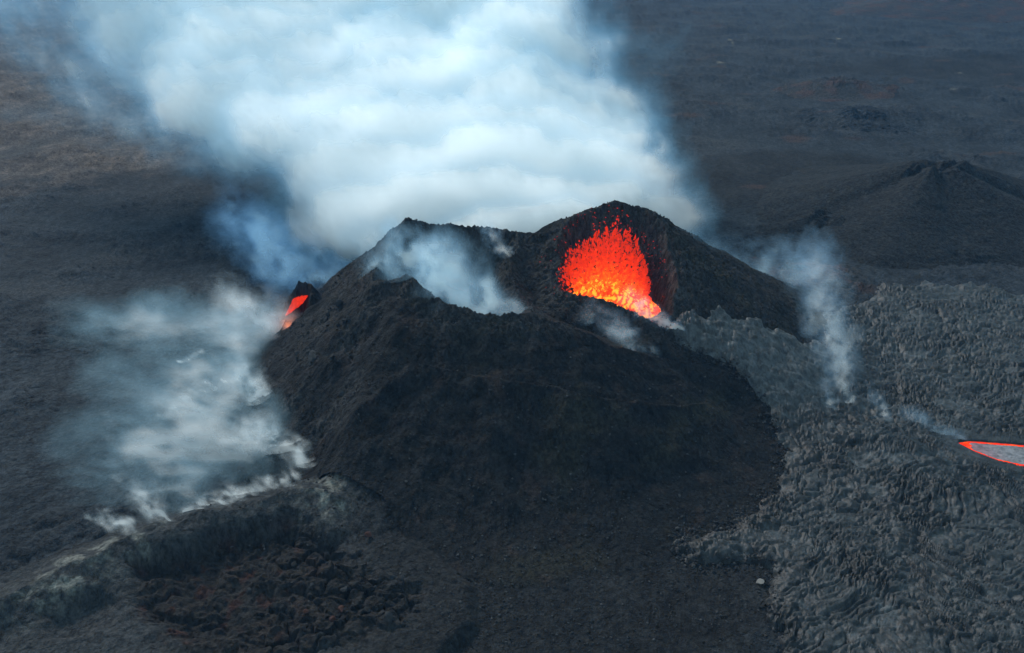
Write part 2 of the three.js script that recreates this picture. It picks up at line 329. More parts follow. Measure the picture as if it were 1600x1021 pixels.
// ---------------------------------------------------------------- fresh pahoehoe flow on the right
function flowTop(x, z) {
  const sd = flowDepth(x, z), cz = coneTop(x, z), base = cz[4] > 0.3 ? Math.max(cz[0], plainH(x, z)) : lerp(plainH(x, z), 0.2 * plainH(x, z), 0.7);
  const [r, calm] = ropes(x, z), chan = signed(CHANNEL, x, z);
  const steep = cz[4] > 0.3 ? 0.55 : 1;
  let h = base + (0.35 + 0.75 * sstep(0, 4, sd)) * steep + r * 1.35 * (0.5 + 0.5 * sstep(0, 2, sd)) * lerp(1, 0.6, sstep(1, 4, cz[4])) * lerp(1, 0.55, sstep(215, 270, -z)) - 0.72 + 0.4 * sstep(1, 4, cz[4]);
  h += 0.8 * steep * fbm(x / 22 + 2, z / 22, 2);
  if (sd < 0.4) h -= (0.4 - sd) * 1.3;
  if (chan > -6) h = lerp(h, Math.min(h, 1.05), sstep(-6, -1, chan));
  if (chan > -1.6) h = lerp(h, -0.4, sstep(-0.5, 0.4, chan));
  const lid = sstep(1.5, 4.5, cz[4]);
  return [h, sd, Math.max(calm, lid), ropes(x, z)[2] * (1 - lid)];
}
{
  const cols = 760, ds = [];
  for (let d = 42; d < 62; d += 1.2) ds.push(d);
  for (let p = 58; p > 18.5; p -= 0.072) ds.push(100 / Math.tan(p * Math.PI / 180));
  let tmp;
  const g = sheet(cols, ds.length, (i, j) => {
    const d = ds[j], x = d * lerp(0.17, 1.02, i / (cols - 1)), z = -d, t = flowTop(x, z); tmp = t;
    return [x, t[0], z, t[1] > -0.7 ? 1 : 0];
  }, ([x, y, z], c) => {
    const v = clamp(0.95 + 1.1 * fbm(x / 2.1 + 1, z / 1.3, 4), 0.3, 2), k = 0.036 + 0.020 * tmp[2] - 0.018 * tmp[3];
    c[0] = k * 0.95 * v; c[1] = k * v; c[2] = k * 1.06 * v;
    mixc(c, 0.016 * v, 0.0165 * v, 0.018 * v, 0.8 * sstep(-0.05, 0.3, fbm(x / 11 + 31, z / 8 + 13, 4)) * (1 - tmp[2]));
  });
  tag(mesh('lava_flow', g, M.flow), 'fresh grey ropy lava flow spreading over the right side', 'lava flow', null, 'structure');
}
console.log('flow');

// ---------------------------------------------------------------- smoke: drifting veils whose density varies from point to point
const smokeMat = new THREE.MeshPhysicalMaterial({ color: 0xffffff, vertexColors: true, transparent: true, opacity: 1, roughness: 1, specularIntensity: 0, transmission: 0.5, thickness: 0, side: THREE.DoubleSide, depthWrite: false });
function veil(name, cols, rows, place, parent) {   // place(s, t) -> [x, y, z, alpha, r, g, b]; s, t in 0..1; empty cells are left out
  const n = cols * rows, P = new Float32Array(n * 3), C = new Float32Array(n * 4), idx = [];
  for (let j = 0, k = 0; j < rows; j++) for (let i = 0; i < cols; i++, k++) {
    const p = place(i / (cols - 1), j / (rows - 1));
    P.set(p.slice(0, 3), k * 3); C.set([p[4], p[5], p[6], p[3]], k * 4);
  }
  for (let j = 0; j < rows - 1; j++) for (let i = 0; i < cols - 1; i++) {
    const a = j * cols + i, b = a + 1, d = a + cols, e = d + 1;
    if (Math.max(C[a * 4 + 3], C[b * 4 + 3], C[d * 4 + 3], C[e * 4 + 3]) > 0.016) idx.push(a, b, d, b, e, d);
  }
  if (!idx.length) return null;
  const used = new Int32Array(n).fill(-1); let m = 0; for (const k of idx) if (used[k] < 0) used[k] = m++;
  const p2 = new Float32Array(m * 3), c2 = new Float32Array(m * 4);
  for (let k = 0; k < n; k++) if (used[k] >= 0) { for (let q = 0; q < 3; q++) p2[used[k] * 3 + q] = P[k * 3 + q]; for (let q = 0; q < 4; q++) c2[used[k] * 4 + q] = C[k * 4 + q]; }
  const g = new THREE.BufferGeometry();
  g.setAttribute('position', new THREE.BufferAttribute(p2, 3)); g.setAttribute('color', new THREE.BufferAttribute(c2, 4)); g.setIndex(idx.map((k) => used[k])); g.computeVertexNormals();
  const o = mesh(name, g, smokeMat, parent); o.userData.kind = 'stuff';
  return o;
}

// a fume is a stack of upright veils, each showing the gas density in its own slice
function slices(parent, name, box, dz, res, density, sigma, tint) {
  const [x0, x1, y0, y1, z0, z1] = box; let tris = 0;
  for (let z = z0, l = 0; z > z1; z -= dz, l++) {
    const [bx0, bx1, by0, by1] = typeof x0 === 'function' ? x0(z) : [x0, x1, y0, y1];
    const c = Math.max(4, Math.round((bx1 - bx0) / res)), r = Math.max(4, Math.round((by1 - by0) / res));
    const v = veil(name, c, r, (s, t) => {
      const x = lerp(bx0, bx1, s), y = lerp(by0, by1, t), zz = z + dz * 0.55 * n2(x / (dz * 2.5) + l * 7.3, y / (dz * 2.5));
      const d = density(x, y, zz), col = tint(x, y, zz, d);
      return [x, y, zz, d > 0.002 ? 1 - Math.exp(-sigma * d * dz) : 0, col[0], col[1], col[2]];
    }, parent);
    if (v) tris += v.geometry.index.count / 3;
  }
  return tris;
}
const WHITE = [0.93, 0.95, 0.96], BLUE = [0.34, 0.60, 0.86], GREY = [0.66, 0.76, 0.82];
const blend = (a, b, t) => [lerp(a[0], b[0], t), lerp(a[1], b[1], t), lerp(a[2], b[2], t)];

// the big plume: cross-sections from the craters up and away with the wind [y, z, west edge, east edge]
const PLUME = [[17, -190, -40, 50], [18.2, -200, -48, 60], [22.3, -212, -74, 61], [26.5, -226, -91, 57], [31, -242, -108, 51], [35.4, -262, -132, 53], [40.5, -284, -163, 57], [46.9, -306, -192, 59], [54.8, -326, -214, 58], [63.6, -346, -228, 57], [75.7, -368, -244, 53], [93.6, -395, -260, 46]];
function plumeAt(z) { let k = 0; while (k < PLUME.length - 2 && PLUME[k + 1][1] > z) k++; const t = (z - PLUME[k][1]) / (PLUME[k + 1][1] - PLUME[k][1]); return [...[0, 2, 3].map((q) => lerp(PLUME[k][q], PLUME[k + 1][q], t)), clamp((-180 - z) / 215, 0, 1)]; }
{
  const o = group('smoke_plume');
  tag(o, 'huge white gas plume rising behind the main cone and drifting left', 'smoke');
  const thick = (f) => 11 + 26 * f;
  const tris = slices(o, 'veil', [(z) => { const c = plumeAt(z), h = (c[2] - c[1]) / 2, m = (c[1] + c[2]) / 2, t = thick(c[3]); return [m - h * 1.35, m + h * 1.35, c[0] - t * 1.35, c[0] + t * 1.35]; }, 0, 0, 0, -199.5, -402], 13.5, 1.7, (x, y, z) => {
    const c = plumeAt(z), u = (x - (c[1] + c[2]) / 2) / ((c[2] - c[1]) / 2), w = (y - c[0]) / thick(c[3]);
    const nz = 0.60 * fbm3(x / 36 + 3, y / 30, z / 34 + 9, 2) + 0.15 * fbm3(x / 13 + 13, y / 12, z / 14, 2) + 0.24 * fbm3(x / 5 + 1, y / 5, z / 6 + 4, 4);
    const west = sstep(-0.15, -0.85, u) * sstep(0.2, 0.5, c[3]);
    const d = 1.04 - Math.pow(Math.abs(u) ** 3.2 + Math.abs(w * 0.9) ** 2.4, 0.4) + nz * lerp(0.66, 0.5, sstep(0.3, 0.9, u)) - 0.05 * west - 0.16 * sstep(0.75, 1.15, u);
    return d <= 0 ? 0 : sstep(0, u > 0 ? 0.6 : 0.85, d) * (0.22 + 0.78 * sstep(0.1, 0.75, d)) * (1 - 0.42 * west);
  }, 0.098, (x, y, z, d) => blend([0.30, 0.64, 0.92], [0.92, 0.95, 0.965], sstep(0.03, 0.36, d)));
  console.log('plume triangles', tris);
}

function pathDensity(path, scale, wobble) {   // path of [x, y, z, radius, strength]
  return (x, y, z) => {
    const a = x + wobble * fbm3(x / scale, y / scale, z / scale + 3, 3), b = y + wobble * fbm3(x / scale + 9, y / scale, z / scale, 3);
    let best = 0;
    for (let i = 0; i < path.length - 1; i++) {
      const p = path[i], q = path[i + 1], dx = q[0] - p[0], dy = q[1] - p[1], dz = q[2] - p[2];
      const t = clamp(((a - p[0]) * dx + (b - p[1]) * dy + (z - p[2]) * dz) / (dx * dx + dy * dy + dz * dz), 0, 1), r = lerp(p[3], q[3], t);
      const e = ((a - p[0] - dx * t) ** 2 + (b - p[1] - dy * t) ** 2 + (z - p[2] - dz * t) ** 2) / (r * r);
      const v = lerp(p[4], q[4], t) * Math.exp(-e * 1.6); if (v > best) best = v;
    }
    if (best < 0.012) return 0;
    const n = 0.5 + 0.5 * fbm3(x / scale * 2.1 + 5, y / scale * 1.7, z / scale * 2, 4);
    return Math.max(0, best * (0.15 + 1.7 * sstep(0.28, 0.72, n)) - 0.012);
  };
}
function fume(name, label, path, { dz = 2.5, res = 0.5, sigma = 0.2, scale = 5, wobble = 3, from = BLUE, to = WHITE, knee = 0.6, grp } = {}) {
  const o = group(name); tag(o, label, 'smoke', grp);
  const m = 2 + wobble, lo = [0, 1, 2].map((q) => Math.min(...path.map((p) => p[q] - p[3] * 1.6)) - m * 0.5), hi = [0, 1, 2].map((q) => Math.max(...path.map((p) => p[q] + p[3] * 1.6)) + m * 0.5);
  slices(o, 'veil', [lo[0], hi[0], lo[1], hi[1], hi[2], lo[2]], dz, res, pathDensity(path, scale, wobble), sigma, (x, y, z, d) => blend(from, to, sstep(0.02, knee, d)));
  return o;
}
function landSmooth(x, z) {
  const c = cone(x, z)[0];
  return Math.max(c + 0.3, oldShape(x, z)[0] * 0.9, 0.9);
}
// gas creeping over the plain west of the cone
{
  const spots = [[-60, -150, 15, 16, 1.15], [-64, -134, 14, 13, 1.2], [-50, -140, 12, 11, 1.25], [-60, -168, 14, 15, 1.15], [-60, -184, 17, 12, 1.15], [-82, -190, 22, 12, 0.8], [-100, -188, 18, 11, 0.6], [-80, -165, 20, 16, 0.6], [-74, -143, 13, 14, 0.65], [-64, -122, 10, 7, 0.8]];
  const o = group('ground_fume');
  tag(o, 'thin bluish grey smoke drifting low over the plain left of the cone', 'smoke');
  slices(o, 'veil', [-132, -28, 0.5, 15, -118, -210], 3.9, 1.0, (x, y, z) => {
    const g = y - landSmooth(x, z); if (g < 0.1) return 0;
    const wx = x + 10 * fbm3(x / 15, y / 12, z / 15, 3), wz = z + 8 * fbm3(x / 15 + 20, y / 12, z / 15, 3);
    let d = 0; for (const [a, b, rx, rz, k] of spots) d += k * Math.exp(-(((wx - a) / rx) ** 2 + ((wz - b) / rz) ** 2) * 1.7);
    const n = 0.5 + 0.5 * fbm3(x / 7 + 4, y / 6, z / 8, 5);
    return Math.max(0, Math.min(d, 1.5) * (0.35 + 1.25 * sstep(0.3, 0.72, n)) * sstep(0.1, 2.2, g) * (1 - sstep(0.8, 6.5, cone(x, z)[0])) * (1 - sstep(3.5, 12, g + 9 * (n - 0.5) + 4 * fbm3(x / 5, y / 5, z / 5, 2))) - 0.04);
  }, 0.045, (x, y, z, d) => blend([0.42, 0.66, 0.80], WHITE, sstep(0.35, 1.4, d)));
}
fume('crater_fume', 'blue-white smoke filling the left crater behind its low front rim', [[5, 19.5, -160, 3, 0.9], [-3, 21, -161, 5, 1.15], [-12, 24, -165, 7, 0.95], [-19, 27, -170, 8, 0.8], [-26, 30, -175, 6.5, 0.6], [-30, 27, -176, 5, 0.5]], { dz: 4, res: 0.6, sigma: 0.12, scale: 8, wobble: 5, from: [0.36, 0.62, 0.84], to: [0.72, 0.88, 0.95], knee: 1.1 });
fume('blue_gas', 'deep blue gas along the lower left edge of the white plume', [[-38, 13, -196, 4, 0.7], [-49, 13, -198, 6.5, 0.85], [-60, 15.5, -204, 8, 0.85], [-68, 20, -211, 8, 0.6], [-76, 25, -220, 7, 0.3]], { dz: 5, res: 0.9, sigma: 0.07, scale: 8, wobble: 5, from: [0.2, 0.46, 0.8], to: [0.42, 0.68, 0.9], knee: 1.0 });
fume('wall_fume', 'small curl of smoke on the back wall between the craters', [[0.5, 22.5, -186, 1.2, 0.9], [-2, 25.2, -187, 1.6, 0.8], [-4.5, 27.5, -188, 2.2, 0.45], [-6, 30, -190, 3, 0.2]], { dz: 2, res: 0.35, sigma: 0.2, scale: 2.6, wobble: 1.6 });
fume('outflow_steam', 'white steam over the spillway where lava leaves the right crater', [[36, 15.3, -163.5, 1.1, 1.2], [33, 17, -165, 1.7, 1.2], [29.5, 18.6, -166.8, 2.2, 0.8], [26, 21, -168.5, 2.6, 0.35]], { dz: 1.6, res: 0.35, sigma: 0.3, scale: 2.6, wobble: 1.5 });
fume('gully_fume', 'faint blue haze in the gully below the glowing crater', [[29, 13.6, -157, 1.6, 0.8], [26, 15, -158, 2.6, 0.8], [22, 17, -161, 3.2, 0.6], [17, 20, -165, 3.2, 0.3]], { dz: 2, res: 0.45, sigma: 0.12, scale: 4, wobble: 2, to: [0.6, 0.8, 0.92] });
fume('vent_fume', 'tall thin smoke column from the middle vent on the grey flow', [[72.6, 1, -155, 0.9, 1.5], [72, 4.5, -155.5, 1.5, 1.0], [70.5, 9, -157, 3.2, 0.75], [68.5, 16, -159, 4.4, 0.6], [65.5, 24, -162, 5.4, 0.42], [63, 32, -166, 6.5, 0.2]], { dz: 2, res: 0.5, sigma: 0.13, scale: 4.5, wobble: 2.4, to: [0.85, 0.92, 0.96], grp: 'vents on the grey flow' });
fume('vent_fume', 'low smoke puff from the left vent on the grey flow', [[69.6, 0.8, -153.2, 0.7, 1.3], [68.4, 1.8, -153.6, 1.1, 0.8], [67.5, 4, -154.5, 1.4, 0.35], [67, 8, -156, 2, 0.15]], { dz: 1.3, res: 0.3, sigma: 0.26, scale: 2, wobble: 1, grp: 'vents on the grey flow' });
fume('vent_fume', 'low smoke puff from the right vent on the grey flow', [[78.2, 0.8, -150, 0.7, 1.2], [78, 2.2, -150.4, 1.3, 0.8], [77, 5, -151.5, 1.5, 0.35], [75.5, 8, -153, 2, 0.12]], { dz: 1.3, res: 0.3, sigma: 0.22, scale: 2, wobble: 1, grp: 'vents on the grey flow' });
fume('flow_fume', 'faint blue haze drifting off the open lava channel', [[91, 1.6, -144, 1.2, 0.7], [87, 2.5, -146, 2, 0.55], [82, 4, -149, 2.2, 0.3]], { dz: 1.6, res: 0.45, sigma: 0.14, scale: 3, wobble: 1.6, to: [0.55, 0.75, 0.92] });
fume('mound_fume', 'blue haze lying behind the right shoulder of the cone', [[50, 13, -212, 8, 0.55], [64, 9, -214, 7, 0.5], [78, 7, -217, 7, 0.4], [86, 9, -222, 6, 0.22]], { dz: 5, res: 0.9, sigma: 0.07, scale: 8, wobble: 5, to: [0.6, 0.8, 0.92] });
fume('vent_smoke', 'smoke pouring from the small glowing vent at the left foot of the cone', [[-51, 6, -183, 3, 0.8], [-56, 6, -185, 4.5, 0.9], [-62, 7, -187, 6, 0.7], [-70, 9, -191, 7, 0.4]], { dz: 3, res: 0.7, sigma: 0.12, scale: 6, wobble: 4, from: GREY });
// steam along the crest of the collapsed crater and on the slope beside it
for (const [label, path, o2] of [
  ['leftmost white steam jet on the crater rim, trailing to the left', [[-64, 4, -112.5, 1.2, 1.5], [-66, 5, -113, 1.5, 1.3], [-69, 5.4, -114, 1.4, 1.0], [-72.5, 4.6, -115, 1.0, 0.6]], {}],
  ['white steam jet curling up beside the leftmost one on the crater rim', [[-60, 4, -115, 1.3, 1.4], [-61.5, 6, -116, 2.0, 1.0], [-64, 8, -117.5, 2.4, 0.6], [-68, 9, -119, 2, 0.25]], {}],
  ['low white steam line along the middle of the crater rim', [[-57, 3.6, -118, 1.5, 1.2], [-51, 4.2, -121, 1.9, 1.4], [-46, 4.6, -123, 1.8, 1.3], [-41.5, 5.2, -125, 1.4, 1.0]], {}],
  ['small white steam puff near the pale right end of the crater rim', [[-39.5, 4.8, -125, 1, 1.3], [-39, 6.4, -126.5, 1.4, 1.0], [-38.5, 8, -128, 1.6, 0.6]], {}],
  ['bright steam streaming off the scarp at the cone foot', [[-38.5, 2.5, -133, 1.2, 1.4], [-41.5, 3.2, -135.5, 2.4, 1.2], [-46, 4, -138, 3.4, 0.9], [-52, 5, -141, 4.2, 0.5]], { scale: 3.4, wobble: 2.4, dz: 1.8 }],
  ['bright steam patch on the lower left slope of the cone', [[-50.5, 2.4, -151, 1.6, 1.4], [-53, 4.5, -153, 2.8, 1.0], [-57, 8, -158, 3.8, 0.5]], { scale: 3.4, wobble: 2.4, dz: 1.8 }],
  ['thin white steam streak on the plain beyond the smoke', [[-80, 1.4, -174.5, 0.5, 1.4], [-77, 1.8, -175.5, 0.8, 1.6], [-73.5, 3, -177, 0.8, 1.0]], { wobble: 0.8 }],
  ['steam trail running down to the plain left of the cone', [[-60, 3.5, -166, 1, 0.8], [-66, 2.6, -163, 1.2, 0.9], [-71, 2, -158, 1.2, 0.8], [-74, 1.8, -152, 1.2, 0.7]], { scale: 3, wobble: 2, dz: 1.8 }],
]) fume('steam_jet', label, path, { dz: 1.6, res: 0.36, sigma: 0.2, scale: 3, wobble: 2.2, from: GREY, grp: 'steam jets left of the cone', ...o2 });
console.log('fumes');

// ---------------------------------------------------------------- glowing lava
const glow = new THREE.MeshBasicMaterial({ color: 0xffffff, vertexColors: true });
const glowDrop = new THREE.MeshBasicMaterial({ color: 0xffffff });
const HOT = [0.75, 0.22, 0.016], ORANGE = [0.48, 0.060, 0.004], RED = [0.36, 0.014, 0.003], DULL = [0.20, 0.009, 0.003];
{
  const o = group('lava_fountain');
  tag(o, 'orange and red lava fountain bursting up inside the right crater', 'lava');
  // seething pool and mound of melt at the foot
  const pool = sheet(110, 70, (i, j) => {
    const u = i / 109 * 2 - 1, v = j / 69 * 2 - 1, x = 21 + u * 13.5, z = -179 + v * 8 + 2.0 * u, r = Math.hypot(u, v);
    return [x, 14.2 + 5.6 * Math.max(0, 1 - r * r) + 2.2 * (billow(x / 2.4, z / 2.4, 3) - 0.3) * (1.2 - r), z, r < 1 ? 1 : 0];
  }, ([x, y, z], c) => {
    const n = billow(x / 1.3 + 4, z / 1.3, 3), h = sstep(0.08, 0.4, n), c2 = blend(RED, n > 0.3 ? HOT : ORANGE, h); c[0] = c2[0]; c[1] = c2[1]; c[2] = c2[2];
  });
  mesh('lava_pool', pool, glow, o);
  const r = seeded(404), drop = new THREE.OctahedronGeometry(1, 0), N = 11000;
  { const p = drop.attributes.position; for (let i = 0; i < p.count; i++) { const k = 0.75 + 0.5 * (0.5 + 0.5 * v3(p.getX(i) * 2.3 + 5, p.getY(i) * 2.3, p.getZ(i) * 2.3)); p.setXYZ(i, p.getX(i) * k, p.getY(i) * k, p.getZ(i) * k); } }
  const top = (x) => { const T = [[7.5, 18], [9, 20.5], [11.8, 25], [14.6, 29.6], [17, 32.4], [19, 33.8], [22.3, 34.2], [26.6, 33.6], [28.8, 31], [30, 28], [31.6, 22], [33.5, 17], [35, 14]]; for (let i = 0; i < T.length - 1; i++) if (x <= T[i + 1][0]) return lerp(T[i][1], T[i + 1][1], clamp((x - T[i][0]) / (T[i + 1][0] - T[i][0]), 0, 1)); return 13; };
  const spray = new THREE.InstancedMesh(drop, glowDrop, N), m = new THREE.Matrix4(), q = new THREE.Quaternion(), P = new THREE.Vector3(), S = new THREE.Vector3(), up = new THREE.Vector3(0, 1, 0), dir = new THREE.Vector3(), col = new THREE.Color();
  for (let i = 0; i < N; i++) {
    let x, y, z, f, jet;
    do {
      const g = r() < 0.65 ? r() * 2 - 1 : (r() + r()) - 1; x = 19.6 + g * 12.2; z = -180.5 + (r() + r() - 1) * 5.5;
      f = Math.pow(r(), 1.7); jet = 0.5 + 0.5 * (n2(x / 1.15 + 7, z / 3.2) * 0.7 + n2(x / 3.1, z / 6 + 4) * 0.6); const t = lerp(14, top(x), 0.80 + 0.36 * (jet - 0.28)); y = lerp(14, t, f);
    } while (x < 8 || x > 34.6 || y < 14 || (f > 0.62 && jet < 0.3 && r() < 0.7));
    const k = f + 0.28 * (r() - 0.5) + 0.25 * Math.abs(x - 20) / 13 - 0.12, size = (f < 0.5 ? lerp(0.62, 0.27, f / 0.5) : 0.27) * (0.35 + 1.1 * Math.pow(r(), 2.5)) * (f > 0.75 ? 0.7 : 1);
    dir.set((x - 21.5) * 0.035 + 0.35 * (r() - 0.5), 1, 0.3 * (r() - 0.5)).normalize();
    q.setFromUnitVectors(up, dir); P.set(x, y, z); S.set(size, size * (0.9 + 3.2 * r() * f * f), size); spray.setMatrixAt(i, m.compose(P, q, S));
    const c = k < 0.22 ? blend(HOT, ORANGE, r()) : k < 0.55 ? blend(ORANGE, RED, clamp((k - 0.22) / 0.3 + 0.3 * (r() - 0.5), 0, 1)) : blend(RED, DULL, clamp((k - 0.55) / 0.5 + 0.5 * (r() - 0.4), 0, 1));
    spray.setColorAt(i, col.setRGB(c[0], c[1], c[2]));
  }
  spray.name = 'spatter'; spray.userData.kind = 'stuff'; o.add(spray);
  const landed = new THREE.InstancedMesh(drop, glowDrop, 420);
  for (let i = 0; i < 420; i++) {
    let x, z; do { const a = r() * Math.PI * 2, d = 6 + 9 * Math.sqrt(r()); x = 21 + Math.cos(a) * d; z = -182 + Math.sin(a) * d * 0.9; } while (cone(x, z)[2] !== 2 && r() < 0.93);
    const k = 0.06 + 0.16 * r() * r(), c = blend(RED, DULL, r()); P.set(x, coneTop(x, z)[0] + k * 0.3, z); q.identity(); S.set(k * 1.4, k * 0.7, k * 1.4);
    landed.setMatrixAt(i, m.compose(P, q, S)); landed.setColorAt(i, col.setRGB(c[0], c[1], c[2]));
  }
  landed.name = 'landed_spatter'; landed.userData.kind = 'stuff'; o.add(landed);
  const light = new THREE.PointLight(new THREE.Color(1, 0.25, 0.06), 180); light.position.set(22, 26, -176); light.castShadow = true; light.shadow.radius = 100; scene.add(light);
}
{ // small vent at the west foot
  const o = group('glowing_vent');
  tag(o, 'small black spatter vent glowing red at the left foot of the cone', 'lava');
  const rimV = sheet(60, 44, (i, j) => {
    const a = i / 59 * Math.PI * 2, r = j / 43 * 7.5, x = -52.3 + Math.cos(a) * r, z = -188 + Math.sin(a) * r * 0.8, ring = Math.exp(-(((r - 3.6) / 1.6) ** 2)), back = 0.55 + 0.45 * Math.sin(-a);
    return [x, landSmooth(x, z) - 0.8 + 7.4 * ring * back * (0.8 + 0.5 * billow(x / 2, z / 2, 3)), z, 1];
  }, ([x, y, z], c) => { c[0] = 0.03; c[1] = 0.026; c[2] = 0.026; });
  rimV.index.array.reverse(); rimV.computeVertexNormals();
  mesh('vent_rim', rimV, M.cone, o);
  const lv = sheet(30, 24, (i, j) => { const u = i / 29 * 2 - 1, v = j / 23 * 2 - 1, x = -52.8 + u * 3.2, z = -188.2 + v * 2.6, rr = Math.hypot(u, v); return [x, landSmooth(x, z) + 2.4 + 2.6 * Math.max(0, 1 - rr) * (0.6 + 0.9 * billow(x, z, 2)), z, rr < 1 ? 1 : 0]; }, ([x, y, z], c) => { const k = blend(DULL, RED, sstep(0.05, 0.55, billow(x / 0.7, z / 0.7, 3))); c[0] = k[0]; c[1] = k[1]; c[2] = k[2]; });
  mesh('molten_lava', lv, glow, o);
  const light = new THREE.PointLight(new THREE.Color(1, 0.22, 0.06), 14); light.position.set(-54, 7, -184); light.castShadow = true; light.shadow.radius = 40; scene.add(light);
}
{ // open channel in the flow
  const o = group('lava_channel');
  tag(o, 'open lava channel with silvery crust and red glowing edges at the right', 'lava');
  const upper = CHANNEL.slice(0, 7), lower = [CHANNEL[0], ...CHANNEL.slice(7).reverse()];
  const edge = (line, x) => { for (let i = 0; i < line.length - 1; i++) if (x <= line[i + 1][0]) return lerp(line[i][1], line[i + 1][1], clamp((x - line[i][0]) / (line[i + 1][0] - line[i][0]), 0, 1)); return line.at(-1)[1]; };
  const build = (margin) => sheet(330, 60, (i, j) => {
    const s = i / 329, x = 90.5 + 84 * Math.pow(s, 1.5), a = edge(lower, x) + 0.35 + 0.3 * n2(x / 2.2, 3), b = edge(upper, x) - 0.35 - 0.25 * n2(x / 2.2, 9), t = j / 59, z = lerp(a, b, t), de = Math.min((a - z) * 0.9, (z - b) * 1.2) + 0;
    const d2 = Math.min(de, (x - 90.5) * 0.45), wid = (t < 0.5 ? 0.16 : 0.5) + (t < 0.5 ? 0.7 : 0.45) * (0.5 + 0.5 * fbm(x / 4 + 3, t < 0.5 ? 0 : 9, 3)) + 0.5 * (1 - sstep(0, 3, x - 90.5)) + 0.12 * n2(x / 0.6, z / 0.6);
    return [x, 0.72 + 0.05 * fbm(x / 3, z / 1.2, 3) + (margin ? 0 : 0.02), z, (margin ? d2 < wid + 0.25 : d2 > wid) ? 1 : 0];
  }, ([x, y, z], c) => {
    if (margin) { const k = blend(RED, ORANGE, 0.55 * sstep(-0.1, 0.5, fbm(x / 1.5, z / 1.5, 3))); c[0] = k[0] * 1.1; c[1] = k[1]; c[2] = k[2] * 1.5; }
    else { const v = 0.8 + 0.4 * (0.5 + 0.5 * fbm(x / 3, z / 0.8, 4)); const pk = 1 - sstep(91, 99, x); c[0] = (0.17 + 0.10 * pk) * v; c[1] = (0.155 - 0.03 * pk) * v; c[2] = (0.165 - 0.02 * pk) * v; }
  });
  mesh('crust', build(false), new THREE.MeshStandardMaterial({ vertexColors: true, roughness: 0.5, bumpMap: grainBump, bumpScale: 0.05, map: grainTint }), o);
  mesh('glowing_margin', build(true), glow, o);
}

// ---------------------------------------------------------------- other vents and rubble mounds on the plain
function sideCone(name, label, category, x0, z0, h, top, slope, dip, rough, color, grp) {
  const reach = top + h / slope + 10;
  const g = sheet(180, Math.round(70 + h * 3), (i, j) => {
    const a = i / 179 * Math.PI * 2, rows = Math.round(70 + h * 3), r = reach * Math.pow(j / (rows - 1), 0.8), lob = 1 + 0.35 * fbm(Math.cos(a) * 1.2 + x0, Math.sin(a) * 1.2 + z0, 3), x = x0 + Math.cos(a) * r * lob * 1.15, z = z0 + Math.sin(a) * r * lob * 0.9;
    const tt = top * (1 + 0.3 * n2(Math.cos(a) * 1.4 + x0, Math.sin(a) * 1.4)), crest = h * (1 + 0.16 * n2(Math.cos(a) * 1.1 + 5, Math.sin(a) * 1.1 + z0));
    let y = r < tt ? crest - dip * (1 - (r / tt) ** 2) : crest - slope * (r - tt);
    const kk = h * 0.14; y = y > 0.8 * h ? y : kk * Math.log(1 + Math.exp(y / kk));
    const near0 = 1 - sstep(tt * 1.1, tt * 2.4, r);
    y += (0.22 + rough * near0) * (1.5 * billow(x / 4, z / 4, 4) - 0.35) + rough * 0.25 * fbm(x / 7, z / 7, 3) - 0.4 * sstep(reach * 0.8, reach, r);
    return [x, plainH(x, z) * (1 - 0.7 * sstep(0, 3, y)) + y - 1.2 * sstep(reach * 0.75, reach, r), z, 1];
  }, color);
  g.index.array.reverse(); g.computeVertexNormals();
  tag(mesh(name, g, M.cone), label, category, grp);
}
const darkTephra = ([x, y, z], c) => { const v = 0.8 + 0.4 * (0.5 + 0.5 * fbm(x / 6, z / 6, 4)); c[0] = 0.024 * v; c[1] = 0.025 * v; c[2] = 0.026 * v; mixc(c, 0.055, 0.055, 0.055, 0.5 * sstep(0.15, 0.5, fbm(x / 2, z / 2, 3))); };
const rusty = (k) => ([x, y, z], c) => { const v = 0.8 + 0.4 * (0.5 + 0.5 * fbm(x / 6, z / 6, 4)); c[0] = 0.046 * v; c[1] = 0.045 * v; c[2] = 0.046 * v; mixc(c, 0.10, 0.048, 0.036, k * sstep(-0.1, 0.35, fbm(x / 12, z / 12, 3))); };
sideCone('side_cone', 'dark rounded cinder cone with a rough knobbly top at the right', 'volcano', 147, -287, 16, 6, 0.36, 2.2, 1.5, darkTephra);
sideCone('far_cone', 'low reddish cone on the far plain in the top right corner', 'volcano', 456, -880, 19, 24, 0.2, 5, 1.2, rusty(0.5));
sideCone('rubble_mound', 'dark rubble mound in front of the dark rounded cone, to its left', 'mound', 106, -272, 4.2, 4, 0.35, 1.5, 0.9, darkTephra);
sideCone('rubble_mound', 'rubble mound with pale rocks at the left foot of the dark rounded cone', 'mound', 121, -268, 3.4, 3, 0.4, 0.5, 1.3, ([x, y, z], c) => { darkTephra([x, y, z], c); mixc(c, 0.16, 0.16, 0.165, 0.8 * sstep(0.25, 0.45, fbm(x / 2.2 + 8, z / 2.2, 3))); });
sideCone('rubble_mound', 'small rusty mound behind the right shoulder of the main cone', 'mound', 81, -226, 3.6, 3.5, 0.35, 1.0, 0.8, rusty(0.6));
sideCone('rubble_mound', 'low rust red mound far out between the two distant cones', 'mound', 186, -494, 6, 7, 0.3, 1.5, 0.9, rusty(0.45));
sideCone('rubble_mound', 'jagged dark mound on the plain beyond the dark rounded cone', 'mound', 172, -420, 3.6, 6, 0.2, 1.2, 2.2, (p, c) => plainColor(p, c));

